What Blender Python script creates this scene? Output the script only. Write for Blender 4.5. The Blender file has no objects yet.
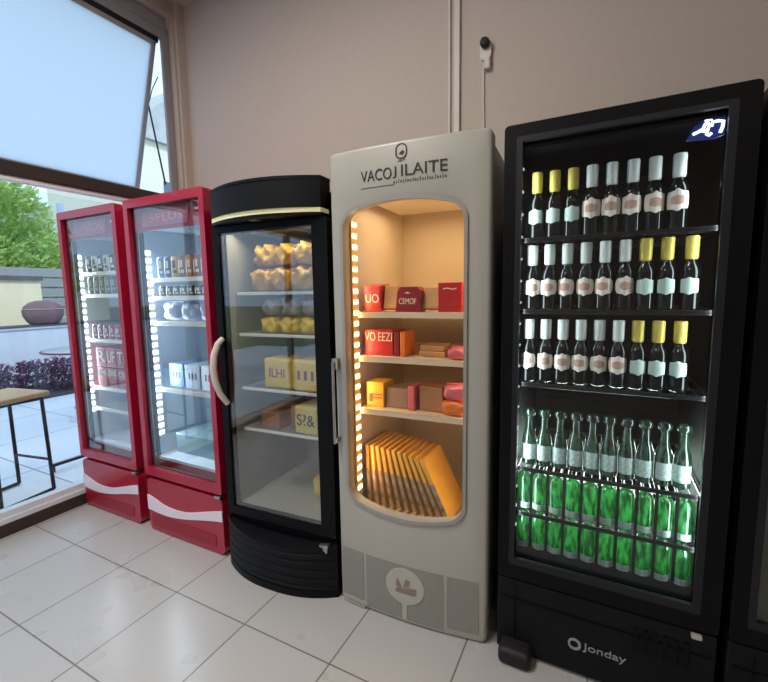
import bpy, bmesh, math, random
from mathutils import Vector, Matrix
random.seed(7)
C = bpy.context.scene.collection
SC = bpy.context.scene
PI = math.pi

def lin(r, g, b):
    f = lambda c: (c / 12.92 if c <= .04045 else ((c + .055) / 1.055) ** 2.4)
    return (f(r / 255), f(g / 255), f(b / 255), 1)

# ------------------------------------------------------------------ camera, world, sun, exposure
cam_data = bpy.data.cameras.new('camera')
cam = bpy.data.objects.new('camera', cam_data)
C.objects.link(cam)
cam_data.sensor_fit = 'HORIZONTAL'
cam_data.sensor_width = 36
cam_data.lens = 419.54 / 768 * 36
cam_data.clip_start = .02
yaw, pitch, roll = math.radians(27.343), math.radians(-6.577), math.radians(-.898)
fw = Vector((-math.sin(yaw) * math.cos(pitch), math.cos(yaw) * math.cos(pitch), math.sin(pitch)))
rr = Vector((math.cos(yaw), math.sin(yaw), 0)); uu = rr.cross(fw)
r2 = rr * math.cos(roll) + uu * math.sin(roll); u2 = r2.cross(fw)
M = Matrix(((r2.x, u2.x, -fw.x), (r2.y, u2.y, -fw.y), (r2.z, u2.z, -fw.z))).to_4x4()
M.translation = Vector((0, 0, 1.3))
cam.matrix_world = M
SC.camera = cam

w = bpy.data.worlds.new('sky'); SC.world = w; w.use_nodes = True
bg = w.node_tree.nodes['Background']
bg.inputs[0].default_value = (.55, .74, 1.0, 1)
bg.inputs[1].default_value = .85

def sun(name, energy, rot, angle, col):
    l = bpy.data.lights.new(name, 'SUN'); l.energy = energy; l.angle = angle; l.color = col
    o = bpy.data.objects.new(name, l); o.rotation_euler = rot; C.objects.link(o)
sun('sun', .9, (math.radians(20), math.radians(48), 0), .02, (1, .95, .85))

def area(name, loc, rot, sx, sy, energy, col, parent=None, spread=PI):
    l = bpy.data.lights.new(name, 'AREA'); l.shape = 'RECTANGLE'; l.size = sx; l.size_y = sy
    l.energy = energy; l.color = col; l.spread = spread
    o = bpy.data.objects.new(name, l); o.location = loc; o.rotation_euler = rot; o.parent = parent
    C.objects.link(o); return o
# fill lamps added unseen to brighten the room (their fittings are built below)
FILL_LAMPS = [(-1.4, -1.6), (.9, -1.6), (-1.4, .35)]
FILL_LAMP_W = [22, 3, 24]
for (lx, ly), e in zip(FILL_LAMPS, FILL_LAMP_W):
    area('lamp_light', (lx, ly, 3.36), (0, 0, 0), .55, .55, e, (1, .93, .85))

vs = SC.view_settings
vs.view_transform = 'Standard'; vs.look = 'None'; vs.gamma = 1; vs.use_curve_mapping = False
vs.exposure = .95
cy = SC.cycles
cy.max_bounces = 10; cy.diffuse_bounces = 4; cy.glossy_bounces = 5; cy.transmission_bounces = 8
cy.transparent_max_bounces = 24; cy.sample_clamp_indirect = 4; cy.caustics_reflective = False; cy.caustics_refractive = False

# ------------------------------------------------------------------ materials
def mat(name, col, rough=.5, metal=0, spec=.5, emit=None, es=0, noise=0, nscale=8, coat=0):
    m = bpy.data.materials.new(name); m.use_nodes = True
    nt = m.node_tree; b = nt.nodes['Principled BSDF']
    b.inputs['Base Color'].default_value = col
    b.inputs['Roughness'].default_value = rough
    b.inputs['Metallic'].default_value = metal
    b.inputs['Specular IOR Level'].default_value = spec
    b.inputs['Coat Weight'].default_value = coat
    if emit:
        b.inputs['Emission Color'].default_value = emit; b.inputs['Emission Strength'].default_value = es
    if noise:
        tc = nt.nodes.new('ShaderNodeTexCoord'); n = nt.nodes.new('ShaderNodeTexNoise')
        n.inputs['Scale'].default_value = nscale; n.inputs['Detail'].default_value = 4
        r = nt.nodes.new('ShaderNodeValToRGB')
        r.color_ramp.elements[0].position = .3; r.color_ramp.elements[1].position = .7
        r.color_ramp.elements[0].color = tuple(c * (1 - noise) for c in col[:3]) + (1,)
        r.color_ramp.elements[1].color = tuple(min(1, c * (1 + noise)) for c in col[:3]) + (1,)
        nt.links.new(tc.outputs['Object'], n.inputs['Vector'])
        nt.links.new(n.outputs['Fac'], r.inputs['Fac']); nt.links.new(r.outputs['Color'], b.inputs['Base Color'])
    return m

def glass_mat(name, tint=(1, 1, 1, 1), ior=1.5, rough=0):
    m = bpy.data.materials.new(name); m.use_nodes = True; nt = m.node_tree; nt.nodes.clear()
    o = nt.nodes.new('ShaderNodeOutputMaterial'); mx = nt.nodes.new('ShaderNodeMixShader')
    t = nt.nodes.new('ShaderNodeBsdfTransparent'); g = nt.nodes.new('ShaderNodeBsdfGlossy'); f = nt.nodes.new('ShaderNodeFresnel')
    t.inputs[0].default_value = tint; g.inputs['Roughness'].default_value = rough; f.inputs[0].default_value = ior
    ge = nt.nodes.new('ShaderNodeNewGeometry'); mr = nt.nodes.new('ShaderNodeMapRange')   # same index seen from either face of the pane
    mr.inputs['To Min'].default_value = ior; mr.inputs['To Max'].default_value = 1 / ior
    nt.links.new(ge.outputs['Backfacing'], mr.inputs['Value']); nt.links.new(mr.outputs[0], f.inputs[0])
    nt.links.new(f.outputs[0], mx.inputs[0]); nt.links.new(t.outputs[0], mx.inputs[1]); nt.links.new(g.outputs[0], mx.inputs[2])
    nt.links.new(mx.outputs[0], o.inputs[0]); return m

def thin_mat(name, col, trans=.5, clear=.15, gloss=.08, rough=.1, glints=None):
    """coloured translucent stuff: green glass, frosted panes, plastic bags, leaves"""
    m = bpy.data.materials.new(name); m.use_nodes = True; nt = m.node_tree; nt.nodes.clear()
    N = nt.nodes.new; L = nt.links.new
    o = N('ShaderNodeOutputMaterial'); d = N('ShaderNodeBsdfDiffuse'); tl = N('ShaderNodeBsdfTranslucent')
    tp = N('ShaderNodeBsdfTransparent'); g = N('ShaderNodeBsdfGlossy'); g.inputs['Roughness'].default_value = rough
    for n in (d, tl, tp): n.inputs[0].default_value = col
    a, b, c = N('ShaderNodeMixShader'), N('ShaderNodeMixShader'), N('ShaderNodeMixShader')
    a.inputs[0].default_value = trans; b.inputs[0].default_value = clear; c.inputs[0].default_value = gloss
    L(d.outputs[0], a.inputs[1]); L(tl.outputs[0], a.inputs[2])
    if glints:   # refraction sparkle painted as streaks: (dark colour, scale along x and y, scale along z)
        tc = N('ShaderNodeTexCoord'); mp = N('ShaderNodeMapping'); n = N('ShaderNodeTexNoise'); rp = N('ShaderNodeValToRGB')
        mp.inputs['Scale'].default_value = (glints[1], glints[1], glints[2]); n.inputs['Scale'].default_value = 1; n.inputs['Detail'].default_value = 3
        rp.color_ramp.elements[0].position = .40; rp.color_ramp.elements[1].position = .62
        rp.color_ramp.elements[0].color = glints[0]; rp.color_ramp.elements[1].color = col
        oi = N('ShaderNodeObjectInfo'); ad = N('ShaderNodeVectorMath'); ad.operation = 'ADD'
        L(tc.outputs['Object'], ad.inputs[0]); L(oi.outputs['Location'], ad.inputs[1]); L(ad.outputs[0], mp.inputs['Vector'])
        L(mp.outputs[0], n.inputs['Vector']); L(n.outputs['Fac'], rp.inputs['Fac'])
        for q in (d, tl, tp): L(rp.outputs['Color'], q.inputs[0])
    L(a.outputs[0], b.inputs[1]); L(tp.outputs[0], b.inputs[2])
    L(b.outputs[0], c.inputs[1]); L(g.outputs[0], c.inputs[2]); L(c.outputs[0], o.inputs[0]); return m

def emit_mat(name, col, s):
    m = bpy.data.materials.new(name); m.use_nodes = True; nt = m.node_tree; nt.nodes.clear()
    o = nt.nodes.new('ShaderNodeOutputMaterial'); e = nt.nodes.new('ShaderNodeEmission')
    e.inputs[0].default_value = col; e.inputs[1].default_value = s; nt.links.new(e.outputs[0], o.inputs[0]); return m

def tile_mat(name, tile, grout, size, off, gw, rough, rot=0, var=.04):
    m = bpy.data.materials.new(name); m.use_nodes = True; nt = m.node_tree; N = nt.nodes.new; L = nt.links.new
    b = nt.nodes['Principled BSDF']
    g = N('ShaderNodeNewGeometry'); mp = N('ShaderNodeMapping'); mp.inputs['Location'].default_value = (off[0], off[1], 0)
    mp.inputs['Rotation'].default_value = (0, 0, rot)
    L(g.outputs['Position'], mp.inputs['Vector'])
    br = N('ShaderNodeTexBrick'); br.offset = 0; br.squash = 1
    br.inputs['Scale'].default_value = 1; br.inputs['Brick Width'].default_value = size; br.inputs['Row Height'].default_value = size
    br.inputs['Mortar Size'].default_value = gw; br.inputs['Mortar Smooth'].default_value = .1; br.inputs['Bias'].default_value = 0
    br.inputs['Color1'].default_value = tile; br.inputs['Color2'].default_value = tuple(c * (1 - var) for c in tile[:3]) + (1,)
    br.inputs['Mortar'].default_value = grout
    L(mp.outputs[0], br.inputs['Vector']); L(br.outputs['Color'], b.inputs['Base Color'])
    n = N('ShaderNodeTexNoise'); n.inputs['Scale'].default_value = 3
    L(g.outputs['Position'], n.inputs['Vector'])
    r = N('ShaderNodeMapRange'); r.inputs['To Min'].default_value = rough * .8; r.inputs['To Max'].default_value = rough * 1.25
    L(n.outputs['Fac'], r.inputs['Value']); L(r.outputs[0], b.inputs['Roughness'])
    bp = N('ShaderNodeBump'); bp.inputs['Strength'].default_value = .3; bp.inputs['Distance'].default_value = .002
    iv = N('ShaderNodeMath'); iv.operation = 'SUBTRACT'; iv.inputs[0].default_value = 1
    L(br.outputs['Fac'], iv.inputs[1]); L(iv.outputs[0], bp.inputs['Height']); L(bp.outputs[0], b.inputs['Normal'])
    return m

M_WALL = mat('wall_paint', lin(196, 182, 172), .8, noise=.02, nscale=30)
M_CEIL = mat('ceiling_paint', lin(200, 195, 188), .9, noise=.02, nscale=20)
M_FLOOR = tile_mat('floor_tile', lin(182, 179, 177), lin(112, 104, 98), .406, (.804, -1.095 + .812), .003, .28, 0)
M_TERR = tile_mat('terrace_tile', lin(232, 234, 240), lin(150, 155, 165), .9, (.2, .3), .006, .6)
M_ALU = mat('aluminium', lin(160, 157, 162), .4, .3, noise=.04, nscale=20)
M_ALUL = mat('light_aluminium', lin(226, 230, 238), .35, .1, noise=.04, nscale=20)
M_BROWN = mat('bronze_frame', lin(62, 50, 46), .4, .2, noise=.08, nscale=15)
M_BLACKR = mat('black_rubber', lin(18, 17, 18), .6, noise=.1)
M_PANE = glass_mat('window_glass', (.93, .97, .97, 1), 1.45)
M_FROST = thin_mat('frosted_glass', lin(240, 246, 250), .97, .0, .03, .35)
M_RED = mat('red_enamel', lin(166, 18, 50), .3, coat=.3, noise=.03, nscale=4)
M_REDD = mat('dark_red_plastic', lin(150, 20, 42), .45, noise=.05, nscale=5)
M_WAVE = mat('white_stripe', lin(232, 222, 232), .35, noise=.02)
M_BLK = mat('black_enamel', lin(12, 12, 14), .42, 0, .13, noise=.08, nscale=6)
M_BLKM = mat('black_matt_plastic', lin(17, 18, 22), .5, 0, .16, noise=.08, nscale=10)
M_WHT = mat('cream_enamel', lin(168, 165, 156), .4, noise=.015, nscale=6)
M_CON = mat('conduit_white', lin(208, 202, 196), .5, noise=.02)
M_WHTG = mat('cream_vent_grey', lin(138, 136, 129), .55, noise=.05, nscale=60)
M_LINW = mat('white_liner', lin(208, 222, 234), .4, noise=.02)
M_LINC = mat('cream_liner', lin(214, 200, 176), .45, noise=.02)
M_LING = mat('grey_liner', lin(176, 172, 160), .5, noise=.03)
M_LINB = mat('black_liner', lin(10, 11, 13), .7, 0, .06, noise=.1)
M_DGLASS = glass_mat('fridge_glass', (.93, .95, .95, 1), 1.8)
M_DGLASSB = glass_mat('dark_fridge_glass', (.88, .90, .92, 1), 1.42)
M_WIRE = mat('white_wire', lin(225, 225, 222), .4, noise=.03)
M_WIREB = mat('black_wire', lin(22, 22, 24), .35, noise=.06)
M_STEEL = mat('brushed_steel', lin(170, 170, 170), .3, .9, noise=.05)
M_LEDW = emit_mat('cool_led', (.90, .96, 1, 1), 3.0)
M_LEDA = emit_mat('warm_led', (1, .74, .36, 1), 3.2)
M_LEDD = emit_mat('dim_led', (.8, .92, 1, 1), .4)
M_INK = mat('black_ink', lin(28, 24, 24), .5, noise=.05)
M_GREYINK = mat('grey_ink', lin(150, 150, 148), .5, noise=.05)
M_CREAMINK = mat('cream_ink', lin(240, 214, 180), .5, noise=.03)
M_WHITEINK = mat('white_ink', lin(235, 235, 235), .5, noise=.03)
M_BROWNINK = mat('brown_ink', lin(140, 120, 112), .5, noise=.05)
M_PURPINK = mat('purple_ink', lin(140, 50, 90), .5, noise=.05)
M_FOIL_Y = mat('gold_foil', lin(225, 205, 95), .4, .15, noise=.06, nscale=40)
M_FOIL_W = mat('white_foil', lin(225, 235, 226), .4, noise=.03, nscale=40)
M_LABEL = mat('paper_label', lin(238, 230, 214), .7, noise=.03, nscale=40)
M_LABELM = mat('mint_label', lin(200, 225, 212), .6, noise=.06, nscale=60)
M_EMBLEM = mat('label_emblem', lin(196, 160, 140), .7, noise=.1, nscale=80)
M_DKGLASS = mat('dark_bottle_glass', lin(7, 13, 10), .1, 0, .45, noise=.2, nscale=20)
M_GREEN = thin_mat('green_bottle_glass', (.16, .80, .26, 1), .65, .22, .10, .06, ((.012, .16, .05, 1), 75, 22))
M_GREEND = thin_mat('deep_green_glass', (.09, .26, .14, 1), .55, .25, .12, .06, ((.004, .025, .012, 1), 85, 18))
M_FROSTLBL = mat('frosty_label', lin(190, 215, 205), .6, noise=.35, nscale=120)
M_WOODS = mat('stool_wood', lin(205, 170, 130), .5, noise=.12, nscale=6)
M_STOOLM = mat('black_steel', lin(20, 20, 22), .4, .3, noise=.08)

# ------------------------------------------------------------------ mesh helpers
class MB:
    def __init__(s): s.bm = bmesh.new()
    def _merge(s, b, mtx=None):
        if mtx is not None: b.transform(mtx)
        me = bpy.data.meshes.new('tmp'); b.to_mesh(me); b.free(); s.bm.from_mesh(me); bpy.data.meshes.remove(me)
        return s
    def box(s, x0, x1, y0, y1, z0, z1, bev=0, seg=2, mtx=None):
        b = bmesh.new(); bmesh.ops.create_cube(b, size=1)
        for v in b.verts:
            v.co = Vector((x0 if v.co.x < 0 else x1, y0 if v.co.y < 0 else y1, z0 if v.co.z < 0 else z1))
        if bev: bmesh.ops.bevel(b, geom=b.edges[:], offset=bev, segments=seg, profile=.5, affect='EDGES')
        return s._merge(b, mtx)
    def lathe(s, prof, n=20, center=(0, 0, 0), mtx=None):
        b = bmesh.new(); rings = []
        for r, z in prof:
            rings.append([b.verts.new((center[0] + r * math.cos(2 * PI * k / n), center[1] + r * math.sin(2 * PI * k / n), center[2] + z)) for k in range(n)])
        for a, c in zip(rings, rings[1:]):
            for k in range(n): b.faces.new((a[k], a[(k + 1) % n], c[(k + 1) % n], c[k]))
        b.faces.new(rings[0][::-1]); b.faces.new(rings[-1])
        return s._merge(b, mtx)
    def prism(s, pts, y0, y1, mtx=None):
        """polygon in x,z pushed along y"""
        b = bmesh.new()
        a = [b.verts.new((x, y0, z)) for x, z in pts]; c = [b.verts.new((x, y1, z)) for x, z in pts]
        n = len(pts)
        b.faces.new(a); b.faces.new(c[::-1])
        for k in range(n): b.faces.new((a[(k + 1) % n], a[k], c[k], c[(k + 1) % n]))
        bmesh.ops.triangulate(b, faces=[f for f in b.faces if len(f.verts) > 4])
        bmesh.ops.recalc_face_normals(b, faces=b.faces[:])
        return s._merge(b, mtx)
    def plan(s, pts, z0, z1, mtx=None):
        """polygon in x,y pushed along z"""
        b = bmesh.new()
        a = [b.verts.new((x, y, z0)) for x, y in pts]; c = [b.verts.new((x, y, z1)) for x, y in pts]
        n = len(pts); b.faces.new(a[::-1]); b.faces.new(c)
        for k in range(n): b.faces.new((a[k], a[(k + 1) % n], c[(k + 1) % n], c[k]))
        bmesh.ops.recalc_face_normals(b, faces=b.faces[:])
        return s._merge(b, mtx)
    def ring(s, outer, inner, y0, y1):
        b = bmesh.new(); n = len(outer)
        A = [b.verts.new((x, y0, z)) for x, z in outer]; B = [b.verts.new((x, y0, z)) for x, z in inner]
        A2 = [b.verts.new((x, y1, z)) for x, z in outer]; B2 = [b.verts.new((x, y1, z)) for x, z in inner]
        for k in range(n):
            j = (k + 1) % n
            b.faces.new((A[k], A[j], B[j], B[k])); b.faces.new((A2[j], A2[k], B2[k], B2[j]))
            b.faces.new((A[j], A[k], A2[k], A2[j])); b.faces.new((B[k], B[j], B2[j], B2[k]))
        bmesh.ops.recalc_face_normals(b, faces=b.faces[:])
        return s._merge(b)
    def tube(s, path, r, n=8, closed=False):
        b = bmesh.new(); P = [Vector(p) for p in path]; rings = []
        up = Vector((0, 0, 1)); prev = None
        m = len(P)
        for i, p in enumerate(P):
            t = (P[(i + 1) % m] - P[i - 1]) if closed else (P[min(i + 1, m - 1)] - P[max(i - 1, 0)])
            t.normalize()
            if prev is None:
                a = t.cross(up)
                if a.length < 1e-3: a = t.cross(Vector((1, 0, 0)))
                a.normalize()
            else:
                a = (prev - t * prev.dot(t)).normalized()
            prev = a; c = t.cross(a)
            rad = r[i] if isinstance(r, (list, tuple)) else r
            rings.append([b.verts.new(p + a * rad * math.cos(2 * PI * k / n) + c * rad * math.sin(2 * PI * k / n)) for k in range(n)])
        prs = list(zip(rings, rings[1:])) + ([(rings[-1], rings[0])] if closed else [])
        for a, c in prs:
            for k in range(n): b.faces.new((a[k], a[(k + 1) % n], c[(k + 1) % n], c[k]))
        if not closed: b.faces.new(rings[0][::-1]); b.faces.new(rings[-1])
        bmesh.ops.recalc_face_normals(b, faces=b.faces[:])
        return s._merge(b)
    def poly(s, pts):
        s.bm.faces.new([s.bm.verts.new(p) for p in pts]); return s
    def warp(s, fn):
        for v in s.bm.verts: v.co = Vector(fn(v.co))
        return s
    def cut(s, xs=(), zs=()):
        for x in xs:
            bmesh.ops.bisect_plane(s.bm, geom=s.bm.verts[:] + s.bm.edges[:] + s.bm.faces[:], plane_co=(x, 0, 0), plane_no=(1, 0, 0))
        for z in zs:
            bmesh.ops.bisect_plane(s.bm, geom=s.bm.verts[:] + s.bm.edges[:] + s.bm.faces[:], plane_co=(0, 0, z), plane_no=(0, 0, 1))
        return s
    def build(s, name, m, parent=None, smooth=None, loc=None):
        me = bpy.data.meshes.new(name); s.bm.to_mesh(me); s.bm.free()
        me.materials.append(m)
        if smooth:
            me.polygons.foreach_set('use_smooth', [True] * len(me.polygons))
            me.set_sharp_from_angle(angle=math.radians(smooth))
        o = bpy.data.objects.new(name, me); C.objects.link(o); o.parent = parent
        if loc: o.location = loc
        return o

def tag(o, label, cat, group=None, kind=None):
    o['label'] = label; o['category'] = cat
    if group: o['group'] = group
    if kind: o['kind'] = kind
    return o
def thing(name, label, cat, loc=(0, 0, 0), rz=0, group=None):
    o = bpy.data.objects.new(name, None); C.objects.link(o); o.empty_display_size = .05
    o.location = loc; o.rotation_euler = (0, 0, rz); return tag(o, label, cat, group)
KIDS = {}
def kids(o): return [c for c in bpy.data.objects if c.parent == o]
def dup(root, loc, rz=0, label=None, group=None, mats=None):
    r = root.copy(); C.objects.link(r); r.location = loc; r.rotation_euler = (root.rotation_euler[0], root.rotation_euler[1], rz)
    if label: r['label'] = label
    if group: r['group'] = group
    def rec(src, dst):
        for c in KIDS[src.name] if src.name in KIDS else KIDS.setdefault(src.name, kids(src)):
            d = c.copy(); C.objects.link(d); d.parent = dst; rec(c, d)
    rec(root, r); return r
def struct(name, mb, m, parent=None, label=None, smooth=None):
    o = mb.build(name, m, parent, smooth)
    if parent is None:
        o['kind'] = 'structure'
        if label: o['label'] = label
    return o

def text(name, s, size, m, parent, loc, width=None, rot=(PI / 2, 0, 0), depth=.0008, shear=0, bow=None):
    cu = bpy.data.curves.new(name + '_curve', 'FONT'); cu.body = s; cu.size = size; cu.extrude = depth
    cu.align_x = 'CENTER'; cu.align_y = 'CENTER'; cu.shear = shear
    t = bpy.data.objects.new('tmp_text', cu); C.objects.link(t)
    dg = bpy.context.evaluated_depsgraph_get(); dg.update()
    me = bpy.data.meshes.new_from_object(t.evaluated_get(dg))
    bpy.data.objects.remove(t); bpy.data.curves.remove(cu)
    xs = [v.co.x for v in me.vertices]
    if width and xs:
        k = width / (max(xs) - min(xs))
        for v in me.vertices: v.co.x *= k
    mt = Matrix.Translation(loc) @ (Matrix.Rotation(rot[2], 4, 'Z') @ Matrix.Rotation(rot[1], 4, 'Y') @ Matrix.Rotation(rot[0], 4, 'X'))
    me.transform(mt)
    if bow:
        for v in me.vertices: v.co.y += bow(v.co.x)
    me.materials.clear(); me.materials.append(m); me.name = name
    o = bpy.data.objects.new(name, me); C.objects.link(o); o.parent = parent; return o

def rrect(x0, x1, z0, z1, r, n=8, top=0, bot=0, per=10):
    """rounded rectangle, n points a corner and per points a side; top and bot bow the two ends outwards"""
    cs = [(x1 - r, z1 - r, 0), (x0 + r, z1 - r, 90), (x0 + r, z0 + r, 180), (x1 - r, z0 + r, 270)]
    P = []
    for i, (cx, cz, a) in enumerate(cs):
        for k in range(n + 1):
            t = math.radians(a + 90 * k / n); P.append((cx + r * math.cos(t), cz + r * math.sin(t)))
        nx, nz, na = cs[(i + 1) % 4]; t = math.radians(a + 90)
        q0 = P[-1]; t2 = math.radians(na); q1 = (nx + r * math.cos(t2), nz + r * math.sin(t2))
        for k in range(1, per): P.append((q0[0] + (q1[0] - q0[0]) * k / per, q0[1] + (q1[1] - q0[1]) * k / per))
    xm, hw, zm = (x0 + x1) / 2, (x1 - x0) / 2, (z0 + z1) / 2
    out = []
    for x, z in P:
        b = max(0, 1 - ((x - xm) / hw) ** 2)
        s = (z - zm) / ((z1 - z0) / 2)
        out.append((x, z + (top * b * max(0, s) if s > 0 else -bot * b * max(0, -s))))
    return out

ORD = ['first', 'second', 'third', 'fourth', 'fifth', 'sixth', 'seventh', 'eighth', 'ninth', 'tenth', 'eleventh', 'twelfth']

# ------------------------------------------------------------------ the room
XW, YB, ZC = -2.855, 2.30, 3.40
struct('floor', MB().box(XW - .3, 3.0, -4.4, 2.5, -.1, 0), M_FLOOR)
struct('ceiling', MB().box(XW - .25, 3.0, -4.4, 2.5, ZC, ZC + .12), M_CEIL)
struct('wall_back', MB().box(-2.905, 3.0, YB, YB + .15, 0, ZC), M_WALL, label='plain beige wall behind the row of fridges')
struct('wall_right', MB().box(2.8, 2.95, -4.3, YB, 0, ZC), M_WALL)
struct('wall_front', MB().box(XW - .25, 2.8, -4.4, -4.25, 0, ZC), M_WALL)
# left wall: the stub beside the corner and the lintel over the glazing
lw = MB()
lw.box(-2.905, -2.805, 2.235, YB, 0, ZC)
lw.box(XW - .2, XW - .005, -4.3, 2.235, 3.30, ZC)
lw.box(-2.90, -2.825, 2.215, 2.235, .1, 3.30)
lw.box(XW - .2, -2.83, -4.3, 2.235, 3.28, 3.30)
struct('wall_left', lw, M_WALL)
struct('trim_1', MB().box(XW - .02, XW, -4.25, 2.2, 0, .068), M_BROWN)
struct('trim_2', MB().box(XW - .16, XW - .002, -4.25, 2.2, .068, .10, .004), M_ALUL)

# window bays: frame, transom, frosted awning sash above, clear pane below
XG = -2.88
def bay(n, y0, y1, open_=True, mull=True):
    f = MB()
    f.box(XG - .012, XG + .012, y1 + .018, y1 + .078, .10, 3.22, .006)           # right jamb
    f.box(XG - .045, XG + .012, y0 - .04, y0, .10, 3.22, .006)
    f.box(XG - .03, XG + .016, y0, y1 + .06, 3.13, 3.28, .006)            # head
    f.box(XG - .045, XG + .025, y0, y1 + .06, 3.19, 3.215, .004)
    root = f.build('window_%d' % n, M_ALU); root['kind'] = 'structure'
    MB().box(XG - .05, XG + .004, y0, y1, 3.095, 3.13).build('head_seal', M_BLACKR, root)
    MB().box(XG - .06, XG + .02, y0, y1 + .02, 1.965, 2.04, .006).build('transom', M_BROWN, root)
    r = MB(); r.box(XG - .03, XG + .006, y0, y1, 1.935, 1.965, .004).box(XG - .03, XG + .008, y0, y1, .10, .135, .004)
    r.build('pane_rail', M_ALUL, root)
    MB().box(XG - .012, XG - .006, y0 + .002, y1 - .002, .13, 1.905).build('lower_pane', M_PANE, root)
    # sash, hinged at its top, its foot pushed outwards
    H = 1.045; a = math.asin(.325 / H) if open_ else 0.0
    mt = Matrix.Translation((XG - .01, 0, 3.10)) @ Matrix.Rotation(a, 4, 'Y')
    s = MB()
    for b in ((y0 + .01, y0 + .04, -H, 0), (y1 - .045, y1 - .015, -H, 0), (y0 + .01, y1 - .015, -.03, 0), (y0 + .01, y1 - .015, -H, -H + .03)):
        s.box(-.015, .015, b[0], b[1], b[2], b[3], .004, mtx=mt)
    so = s.build('sash', M_ALU, root)
    MB().box(-.003, .003, y0 + .04, y1 - .045, -H + .03, -.03, mtx=mt).build('frosted_pane', M_FROST, so)
    if open_:
        hx = lambda t: (XG - .01 - math.sin(a) * t, 3.10 - math.cos(a) * t)
        p = hx(.42)
        MB().tube([(XG - .02, y1 - .008, 2.12), (p[0], y1 - .012, p[1])], .006).build('stay_arm', M_BLACKR, root)
        MB().tube([(p[0], y1 - .012, p[1]), (p[0] + .05, y1 - .008, p[1] + .10), (XG - .02, y1 - .006, p[1] + .17)], .0035).build('stay_link', M_BLACKR, root)
    # rounded corner plate at the jamb
    return root
bay(1, .50, 2.135)
bay(2, -1.20, .42, False)
bay(3, -2.90, -1.28, False)
struct('wall_pier', MB().box(XW - .2, XW, -4.3, -2.95, .1, 3.30), M_WALL)
bpy.data.objects['wall_pier'].name = 'wall_side'

# conduits and the sensor on the back wall
tag(MB().box(-.772, -.760, YB - .014, YB, 0, ZC, .003).build('cable_conduit', M_CON), 'slim white cable conduit on the beige wall, the narrower left one of a pair', 'conduit', 'cable conduits')
tag(MB().box(-.738, -.708, YB - .02, YB, 0, ZC, .003).build('cable_conduit', M_CON), 'wider white cable conduit on the beige wall, right of the slim one', 'conduit', 'cable conduits')
sn = thing('wall_sensor', 'small white wall sensor with a black round eye and a thin cable', 'sensor', (-.572, YB, 2.50))
p = rrect(-.028, .028, -.03, .07, .026, 6)
MB().prism(p, -.022, 0).box(-.004, .026, -.03, 0, -.075, -.02, .006).build('base_plate', M_CON, sn, 40)
MB().lathe([(.02, -.02), (.024, -.01), (.024, .01), (.018, .022), (.0, .026)], 16, mtx=Matrix.Translation((0, -.035, .045)) @ Matrix.Rotation(PI / 2, 4, 'X')).build('eye', M_BLACKR, sn, 50)
MB().tube([(-.012, -.006, -.02), (-.010, -.006, -.2), (-.004, -.006, -.5), (-.002, -.006, -2.4)], .0045).build('cable', M_CON, sn, 60)

for i, (lx, ly) in enumerate(FILL_LAMPS):
    t = thing('ceiling_light', ['square ceiling lamp by the window wall, farthest from the fridges', 'square ceiling lamp on the side away from the window', 'square ceiling lamp nearest the red fridges'][i], 'light', (lx, ly, ZC), 0, 'square ceiling lamps')
    f = MB(); f.ring(rrect(-.32, .32, -.32, .32, .02, 3), rrect(-.29, .29, -.29, .29, .02, 3), 0, .035)
    f.warp(lambda v: (v.x, v.z, -v.y)).build('frame', M_CON, t)
    MB().box(-.29, .29, -.29, .29, -.012, 0).build('diffuser', mat('lamp_diffuser', (1, .95, .85, 1), .6, emit=(1, .86, .70, 1), es=2), t)

# ------------------------------------------------------------------ fridge parts shared by all
def shell(t, w, d, z0, z1, m, ml, y0=.05, th=.03, floor_z=.32, top=None, liner_top=None):
    """hollow cabinet open to the front, and its liner"""
    top = top or z1; h = w / 2
    b = MB()
    b.box(-h, -h + th, y0, d, z0, z1, .004); b.box(h - th, h, y0, d, z0, z1, .004)
    b.box(-h + th, h - th, d - th, d, z0, z1); b.box(-h + th, h - th, y0, d - th, z1 - th, z1, .004)
    b.box(-h + th, h - th, y0, d - th, z0, floor_z - .015)
    b.build('body', m, t)
    i = h - th; lt = liner_top or z1 - th
    l = MB(); e = .008
    l.box(-i, -i + e, y0, d - th, floor_z, lt); l.box(i - e, i, y0, d - th, floor_z, lt)
    l.box(-i + e, i - e, d - th - e, d - th, floor_z, lt); l.box(-i + e, i - e, y0, d - th - e, lt - e, lt)
    l.box(-i, i, y0, d - th, floor_z - .015, floor_z)
    l.build('liner', ml, t)

def door_frame(t, x0, x1, z0, z1, l, r, b_, u, m, mg, y0=0, y1=.045, bev=.006, rad=.004, mb=None, gy=.018):
    o = MB().ring(rrect(x0, x1, z0, z1, rad + .01, 4), rrect(x0 + l, x1 - r, z0 + b_, z1 - u, rad, 4), y0, y1)
    dr = o.build('door', m, t, 40)
    MB().box(x0 + l, x1 - r, gy, gy + .004, z0 + b_, z1 - u).build('glass_pane', mg, dr)
    MB().ring(rrect(x0 + l - .004, x1 - r + .004, z0 + b_ - .004, z1 - u + .004, .004, 4), rrect(x0 + l + .006, x1 - r - .006, z0 + b_ + .006, z1 - u - .006, .003, 4), gy + .006, gy + .02).build('gasket', M_BLACKR, dr)
    return dr

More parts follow.
